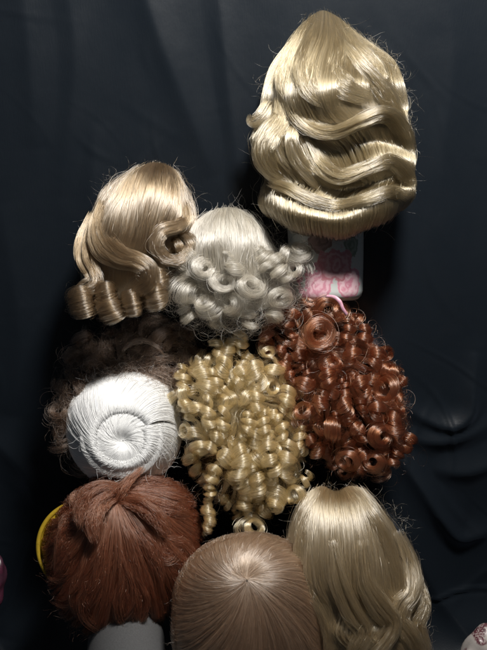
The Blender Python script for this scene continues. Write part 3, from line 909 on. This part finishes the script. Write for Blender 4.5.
# ------------------------------------------------------------------ short auburn mop wig
def mop_wig():
    m = hair_mat('rust_brown_hair', (.225, .079, .041), (.11, .037, .02), rough=.28, rrough=.4, ior=1.7, body=.2)
    cm = plain('rust_brown_weft', (.05, .02, .012), .8, .1)
    e = wig('wig', 'short rust brown wig with tousled dull hair and a tuft on top, lower left', (122, 618, -46))
    poly = [(62, 505), (80, 486), (104, 472), (130, 470), (160, 476), (188, 490), (201, 516), (203, 548), (197, 582), (180, 602), (160, 626), (130, 638), (98, 640), (70, 626), (52, 602), (44, 568), (44, 532)]
    cen = (122, 550)
    cap_dome(poly, cen, 62, -48, cm, e, inset=11, shrink=.9, back=-50)
    A = whorl(poly, cen, (112, 492), 62, -46, 9500, 60, 81, swirl=.35, thick=7, clumps=240, groove=1.5, frizz=.8, clump=.4, stray=.03, qmax=2.1, dimple=3, lens=(.8, 1.0))
    B = whorl(poly, cen, (112, 492), 64, -45, 1600, 60, 82, swirl=.6, thick=1.5, clumps=90, groove=2.0, frizz=.9, clump=.6, stray=.06, qmax=1.7, dimple=2, lens=(.5, 1.0))
    F = fuzz(poly, cen, 30, -35, 220, 83, length=13)
    hair('hair', [A, B, (F, .055)], m, e)
    tuft = bundle([(112, 506, 4), (120, 492, 8), (131, 478, 4), (145, 466, -4)], 260, 26, 84, w=(7, 6, 4, 2), th=(1.5, 2, 1.5, 1), clumps=10, frizz=.9, trim=.4)
    hair('tuft', [tuft], m, e)
    rng = np.random.default_rng(85)
    for i in range(26):
        a = rng.uniform(.15, 3.0) if i % 5 else rng.uniform(-1.2, 4.3)
        q0, q1 = rng.uniform(.1, .55), rng.uniform(.8, 1.35)
        bend = rng.normal(0, .22)
        pts = []
        for f in np.linspace(0, 1, 5):
            q = q0 + (q1 - q0) * f; aa = a + bend * math.sin(math.pi * f) + .15 * f
            R = float(polar(poly, cen, np.array([aa]))[0]); s_ = math.sin(q)
            pts.append((cen[0] + math.cos(aa) * R * s_ - 10 * (1 - s_), cen[1] + math.sin(aa) * R * s_ - 58 * (1 - s_),
                        0))
        pts = [(x, y, float(dome_d(np.array(x), np.array(y), poly, cen, 62, -46)) + 1.5) for x, y, _ in pts]
        k = bundle(pts, 260, 40, 850 + i, w=(3, 6, 8, 7, 4), th=(1, 2.5, 3.2, 2.5, 1), clumps=12, frizz=.75, trim=.35)
        hair('lock', [k], m, e)
    # the swept fringe that curls back from the parting
    for i, (pts, ww) in enumerate([([(126, 490, 4), (106, 488, 10), (90, 496, 16), (82, 512, 20), (82, 530, 24)], (3, 8, 11, 9, 4)),
                                   ([(114, 494, 8), (100, 504, 18), (94, 522, 26), (94, 544, 30)], (4, 8, 9, 5)),
                                   ([(122, 500, 8), (142, 508, 16), (158, 520, 18), (168, 536, 16)], (4, 7, 8, 4))]):
        hair('lock', [bundle(pts, 420, 44, 890 + i, w=ww, th=(2, 4, 4, 1), clumps=12, frizz=1.2, trim=.3)], m, e)
mop_wig()

# ------------------------------------------------------------------ smooth brown wig, bottom middle
def smooth_wig():
    m = hair_mat('cool_brown_hair', (.31, .20, .13), (.18, .11, .07), rough=.22, body=.1, ior=1.95)
    cm = plain('cool_brown_weft', (.07, .045, .03), .8, .1)
    e = wig('wig', 'smooth cool brown wig with hair radiating from a crown whorl, bottom middle', (250, 680, -6))
    poly = [(171, 612), (176, 580), (192, 554), (216, 538), (244, 532), (274, 535), (300, 548), (320, 574), (330, 608), (329, 645), (315, 680), (280, 700), (220, 700), (185, 682), (172, 648)]
    cen = (250, 612)
    cap_dome(poly, cen, 62, -4, cm, e, inset=9, shrink=.93, back=-8)
    A = whorl(poly, cen, (247, 580), 62, -2, 11500, 56, 91, und=1.0, swirl=.75, thick=4, clumps=420, groove=.35, frizz=.45, clump=.15, stray=.03, dimple=5, dimw=.3)
    B = whorl(poly, cen, (247, 580), 62.5, -1.5, 700, 56, 92, und=.5, swirl=.8, thick=.6, clumps=160, groove=.4, frizz=.9, clump=.4, dimple=4, dimw=.3)
    F = fuzz(poly, cen, 30, 5, 170, 93, length=12)
    hair('hair', [A, B, (F, .05)], m, e)
smooth_wig()

# ------------------------------------------------------------------ beige blonde long wig, bottom right
def long_wig():
    m = hair_mat('beige_blonde_hair', (.31, .23, .135), (.19, .135, .073), rough=.16, body=.1, ior=1.85)
    cm = plain('beige_blonde_weft', (.11, .08, .045), .8, .1)
    e = wig('wig', 'beige blonde wig with a notched top and long wavy ends, bottom right', (355, 660, -52))
    rows = [
        [(308, 492, -18), (322, 486, -8), (336, 491, -8), (350, 486, -8), (366, 489, -18)],
        [(296, 510, -14), (314, 503, 12), (337, 502, 16), (364, 504, 12), (385, 512, -14)],
        [(288, 535, -10), (310, 530, 26), (340, 528, 34), (374, 532, 26), (400, 536, -10)],
        [(286, 565, -8), (308, 562, 34), (342, 562, 44), (380, 566, 34), (412, 566, -8)],
        [(290, 592, -8), (310, 588, 34), (344, 592, 44), (382, 592, 34), (419, 590, -6)],
        [(298, 614, -8), (322, 612, 30), (358, 614, 36), (396, 612, 26), (424, 610, 2)],
        [(308, 636, -10), (324, 634, 28), (352, 636, 40), (384, 634, 34), (426, 630, 0)],
        [(318, 656, -10), (340, 654, 22), (370, 656, 30), (402, 654, 24), (429, 650, -4)],
        [(324, 674, -12), (338, 674, 20), (362, 678, 30), (390, 674, 28), (426, 668, -6)],
        [(332, 690, -26), (346, 694, 4), (368, 698, 8), (392, 694, 4), (418, 686, -20)],
    ]
    cap_rows(rows, cm, e, inset=9, back=-54, shrink=.9)
    A = sheet(rows, 9500, 64, 101, thick=6, clumps=260, groove=.7, clump=.15, frizz=.6, vj=.012)
    B = sheet(rows, 1100, 64, 102, thick=1, clumps=70, groove=1.6, clump=.6, frizz=1.0, vj=.02)
    poly = [(335, 486), (365, 487), (390, 505), (408, 535), (420, 570), (428, 610), (430, 650), (420, 690), (340, 690), (310, 650), (290, 610), (285, 560), (292, 520), (310, 490)]
    F = fuzz(poly, (355, 580), 20, -20, 220, 103, length=20)
    hair('hair', [A, B, (F, .055)], m, e)
    K = [bundle([(398, 530, 6), (410, 562, 12), (412, 590, 22), (402, 606, 26), (398, 622, 26), (410, 638, 24), (416, 654, 16), (406, 672, 10)], 620, 60, 104, w=(5, 8, 10, 11, 11, 11, 9, 6), th=(2, 3, 4, 4, 4, 4, 3, 2), clumps=14, frizz=.9, trim=.25),
         bundle([(404, 545, -4), (418, 582, 2), (424, 606, 10), (418, 626, 14), (424, 648, 10), (426, 668, 2)], 420, 50, 105, w=(4, 6, 7, 7, 7, 5), th=(2, 3, 4, 4, 3, 2), clumps=10, frizz=.9, trim=.25),
         bundle([(362, 540, 42), (366, 580, 46), (380, 606, 44), (392, 624, 38), (384, 642, 38), (372, 656, 36), (380, 676, 30)], 620, 60, 106, w=(6, 9, 11, 10, 10, 9, 6), th=(1.5, 3, 4, 4, 4, 4, 2), clumps=14, frizz=.9, trim=.25),
         bundle([(330, 540, 40), (338, 580, 46), (352, 612, 44), (364, 632, 40), (356, 652, 38), (352, 676, 30)], 520, 60, 107, w=(6, 9, 10, 10, 9, 6), th=(1.5, 3, 3, 4, 4, 2), clumps=14, frizz=.9, trim=.25),
         bundle([(308, 560, 26), (314, 590, 34), (328, 618, 34), (332, 645, 30), (326, 672, 22)], 420, 50, 109, w=(5, 8, 9, 8, 5), th=(1.5, 2, 3, 3, 2), clumps=12, frizz=.9, trim=.25),
         bundle([(352, 492, 4), (372, 520, 22), (390, 556, 24), (400, 592, 24), (396, 620, 24)], 420, 50, 110, w=(6, 9, 9, 8, 5), th=(1.5, 2, 2, 3, 2), clumps=14, frizz=.8, trim=.25),
         bundle([(322, 490, 2), (306, 516, 16), (300, 550, 24), (302, 588, 26)], 380, 44, 111, w=(5, 8, 8, 6), th=(1.5, 2, 2, 1), clumps=12, frizz=.8, trim=.25)]
    for k in K: hair('lock', [k], m, e)
long_wig()
# ------------------------------------------------------------------ the things under and beside the wigs
def lathe(axis0, axis1, prof, seg=64, ref=(0, 0, 1)):
    """prof: (t along axis 0..1, radius mm); axis ends in display coordinates"""
    a = np.array(axis0, float); b = np.array(axis1, float)
    T = unit(b - a); N = unit(np.cross(T, np.asarray(ref, float))); B = np.cross(T, N)
    V = []; fs = []
    for t, r in prof:
        c = a + (b - a) * t
        for k in range(seg):
            q = 2 * math.pi * k / seg
            V.append(c + r * (math.cos(q) * N + math.sin(q) * B))
    for i in range(len(prof) - 1):
        for k in range(seg):
            x = i * seg + k; y = i * seg + (k + 1) % seg
            fs.append((x, y, y + seg, x + seg))
    fs.append(tuple(range(seg))[::-1]); fs.append(tuple(range((len(prof) - 1) * seg, len(prof) * seg)))
    return np.array(V), fs

def rose_mat(name, base, pink, dark, scale, amount=.5):
    m, nt, out = new_mat(name)
    p = nt.nodes.new('ShaderNodeBsdfPrincipled')
    p.inputs['Roughness'].default_value = .35
    tc = nt.nodes.new('ShaderNodeTexCoord')
    big = nt.nodes.new('ShaderNodeTexNoise'); big.inputs['Scale'].default_value = scale; big.inputs['Detail'].default_value = 1
    ptl = nt.nodes.new('ShaderNodeTexNoise'); ptl.inputs['Scale'].default_value = scale * 4.5; ptl.inputs['Detail'].default_value = 3; ptl.inputs['Distortion'].default_value = 2.5
    r1 = nt.nodes.new('ShaderNodeValToRGB')
    r1.color_ramp.elements[0].position = amount - .03; r1.color_ramp.elements[1].position = amount + .05
    r2 = nt.nodes.new('ShaderNodeValToRGB')
    e = r2.color_ramp.elements
    e[0].position = .38; e[0].color = (*dark, 1); e[1].position = .62; e[1].color = (*base, 1)
    x = e.new(.5); x.color = (*pink, 1)
    mx = nt.nodes.new('ShaderNodeMix'); mx.data_type = 'RGBA'
    mx.inputs[6].default_value = (*base, 1)
    for n_ in (big, ptl): nt.links.new(tc.outputs['Object'], n_.inputs['Vector'])
    nt.links.new(big.outputs[0], r1.inputs[0]); nt.links.new(ptl.outputs[0], r2.inputs[0])
    nt.links.new(r1.outputs[0], mx.inputs[0]); nt.links.new(r2.outputs[0], mx.inputs[7])
    nt.links.new(mx.outputs[2], p.inputs['Base Color'])
    nt.links.new(p.outputs[0], out.inputs['Surface'])
    return m

def printed_roses(name, roses, base):
    """china glaze with roses printed at given places of the pot: (centre in metres, radius, pink, deep pink)"""
    m, nt, out = new_mat(name)
    N = nt.nodes.new; Lk = nt.links.new
    p = N('ShaderNodeBsdfPrincipled'); p.inputs['Roughness'].default_value = .32
    tc = N('ShaderNodeTexCoord')
    nz = N('ShaderNodeTexNoise'); nz.inputs['Scale'].default_value = 75; nz.inputs['Detail'].default_value = 3
    Lk(tc.outputs['Object'], nz.inputs['Vector'])
    def mth(op, a, b=None, c=None):
        q = N('ShaderNodeMath'); q.operation = op
        for k, v in enumerate((a, b, c)):
            if v is None: continue
            if isinstance(v, (int, float)): q.inputs[k].default_value = v
            else: Lk(v, q.inputs[k])
        return q.outputs[0]
    cur = None
    for c, r, pale, deep in roses:
        vd = N('ShaderNodeVectorMath'); vd.operation = 'DISTANCE'
        Lk(tc.outputs['Object'], vd.inputs[0]); vd.inputs[1].default_value = tuple(c)
        dist = mth('DIVIDE', vd.outputs['Value'], r)
        dd = mth('ADD', dist, mth('MULTIPLY', mth('SUBTRACT', nz.outputs[0], .5), 2.0))
        ring = mth('SINE', mth('MULTIPLY', dd, 13.0))
        fr = mth('MULTIPLY_ADD', ring, .5, .5)
        mk = mth('MULTIPLY', mth('LESS_THAN', dd, 1.0), .92)
        cm = N('ShaderNodeMix'); cm.data_type = 'RGBA'
        cm.inputs[6].default_value = (*deep, 1); cm.inputs[7].default_value = (*pale, 1)
        Lk(fr, cm.inputs[0])
        mx = N('ShaderNodeMix'); mx.data_type = 'RGBA'
        Lk(mk, mx.inputs[0]); Lk(cm.outputs[2], mx.inputs[7])
        if cur is None: mx.inputs[6].default_value = (*base, 1)
        else: Lk(cur, mx.inputs[6])
        cur = mx.outputs[2]
    Lk(cur, p.inputs['Base Color']); Lk(p.outputs[0], out.inputs['Surface'])
    return m

def things():
    # rose pattern pot that carries the tall wig
    b0 = W(np.array([326, 298, -42.]))
    at_ = lambda x, y, d: W(np.array([x, y, float(d)])) - b0
    china = printed_roses('rose_china', [
        (at_(322, 238, -5), .013, (.34, .22, .20), (.20, .12, .11)),
        (at_(352, 246, -16), .010, (.26, .30, .24), (.14, .18, .13)),
        (at_(300, 262, -16), .012, (.30, .32, .26), (.16, .20, .15)),
        (at_(316, 286, -6), .020, (.66, .42, .47), (.52, .20, .27)),
        (at_(350, 284, -14), .016, (.74, .50, .54), (.58, .20, .28)),
        (at_(338, 264, -6), .017, (.56, .34, .36), (.44, .16, .19))], (.50, .52, .50))
    e = tag(empty('pot', W(np.array([326, 298, -42.]))), 'white pot with pink roses showing beneath the tall golden wig', 'pot')
    prof = [(0, 26), (.015, 31), (.05, 34.5), (.10, 36), (.5, 37.5), (.97, 38.5), (1, 37.5)]
    V, fs = lathe((327, 301, -42), (325, 205, -42), prof)
    mesh('body', W(V), fs, china, e)
    V, fs = lathe((325, 207, -42), (325, 202, -42), [(0, 39), (.3, 40.5), (.7, 40.5), (1, 39)])
    mesh('rim', W(V), fs, china, e)
    # pink ribbon end
    rib = plain('pink_ribbon', (.72, .38, .48), .4, .4)
    path = cat([(326, 296, 2), (334, 297, 8), (340, 302, 10), (343, 309, 9), (347, 315, 6)], np.linspace(0, 1, 24))
    V = []; fs = []
    for i, p_ in enumerate(path):
        wv = np.array([.5, -.6, .3]) * (2.6 - .8 * abs(i / 23 - .5)); th = np.array([0, 0, .35])
        V += [p_ - wv - th, p_ + wv - th, p_ + wv + th, p_ - wv + th]
    for i in range(23):
        for k in range(4):
            a = i * 4 + k; b = i * 4 + (k + 1) % 4
            fs.append((a, b, b + 4, a + 4))
    fs += [(3, 2, 1, 0), tuple(92 + k for k in range(4))]
    tag(mesh('ribbon', W(np.array(V)), fs, rib), 'small pink ribbon end poking out of the auburn curls below the rose pot', 'ribbon')
    # grey white stand under the short rust brown wig
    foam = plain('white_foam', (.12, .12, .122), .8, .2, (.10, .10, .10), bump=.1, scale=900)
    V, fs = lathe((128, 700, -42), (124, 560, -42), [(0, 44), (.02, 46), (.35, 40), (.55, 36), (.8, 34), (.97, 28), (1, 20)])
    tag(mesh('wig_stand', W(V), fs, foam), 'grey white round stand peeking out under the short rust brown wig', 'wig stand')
    # yellow disc behind it
    yel = plain('yellow_plastic', (.40, .27, .02), .55, .3, (.33, .22, .015))
    yd = empty('dish', W(np.array([80, 590, -34.])))
    tag(yd, 'yellow round dish whose curved edge shows left of the short rust brown wig', 'dish')
    V, fs = lathe((84, 547, -44), (83, 547, -32), [(0, 42), (.1, 44.5), (.5, 45), (.75, 42), (.9, 34), (1, 20)], ref=(0, 1, 0))
    mesh('plate', W(V), fs, yel, yd)
    V = []; fs = []
    ns = 110; nk = 10
    for i in range(ns):
        t = 2 * math.pi * i / ns
        c = np.array([83 + 45 * math.cos(t), 547 + 45 * math.sin(t), -38.])
        for k in range(nk):
            q = 2 * math.pi * k / nk
            V.append(c + 2.2 * math.cos(q) * np.array([math.cos(t), math.sin(t), 0]) + np.array([0, 0, 2.2 * math.sin(q)]))
    for i in range(ns):
        for k in range(nk):
            a = i * nk + k; b = i * nk + (k + 1) % nk; j = (i + 1) % ns
            fs.append((a, b, j * nk + (k + 1) % nk, j * nk + k))
    mesh('rim', W(np.array(V)), fs, yel, yd)
    # bits of floral fabric at the frame's edges
    def cushion(name, c, rx, ry, rz, mat, label, catg, seed):
        rng = np.random.default_rng(seed)
        ph = rng.uniform(0, 6, 8)
        V = []; fs = []
        nu, nv = 60, 36
        for j in range(nv + 1):
            b = math.pi * j / nv
            for i in range(nu):
                a = 2 * math.pi * i / nu
                x, y, z = math.sin(b) * math.cos(a), math.sin(b) * math.sin(a), math.cos(b)
                k = 1 + .05 * math.sin(5 * a + ph[0]) * math.sin(b) + .04 * math.sin(9 * a + 4 * b + ph[1]) * math.sin(b) + .03 * math.sin(7 * b + 3 * a + ph[2])
                V.append([c[0] + rx * k * x, c[1] + ry * k * y, c[2] + rz * k * z])
        for j in range(nv):
            for i in range(nu):
                a = j * nu + i; b = j * nu + (i + 1) % nu
                fs.append((a, a + nu, b + nu, b))
        o = mesh(name, W(np.array(V)), fs, mat)
        tag(o, label, catg)
    cushion('cushion', (492, 668, -60), 36, 42, 22, rose_mat('floral_cotton', (.33, .30, .28), (.12, .035, .045), (.05, .015, .02), 55, .5),
            'pale floral cushion with dark red flowers, cut by the bottom right corner', 'cushion', 5)
    cushion('cushion', (-14, 578, -60), 20, 34, 16, rose_mat('plum_cotton', (.05, .018, .03), (.09, .02, .04), (.03, .01, .02), 60, .5),
            'dim plum patterned cushion cut by the left edge', 'cushion', 6)
things()
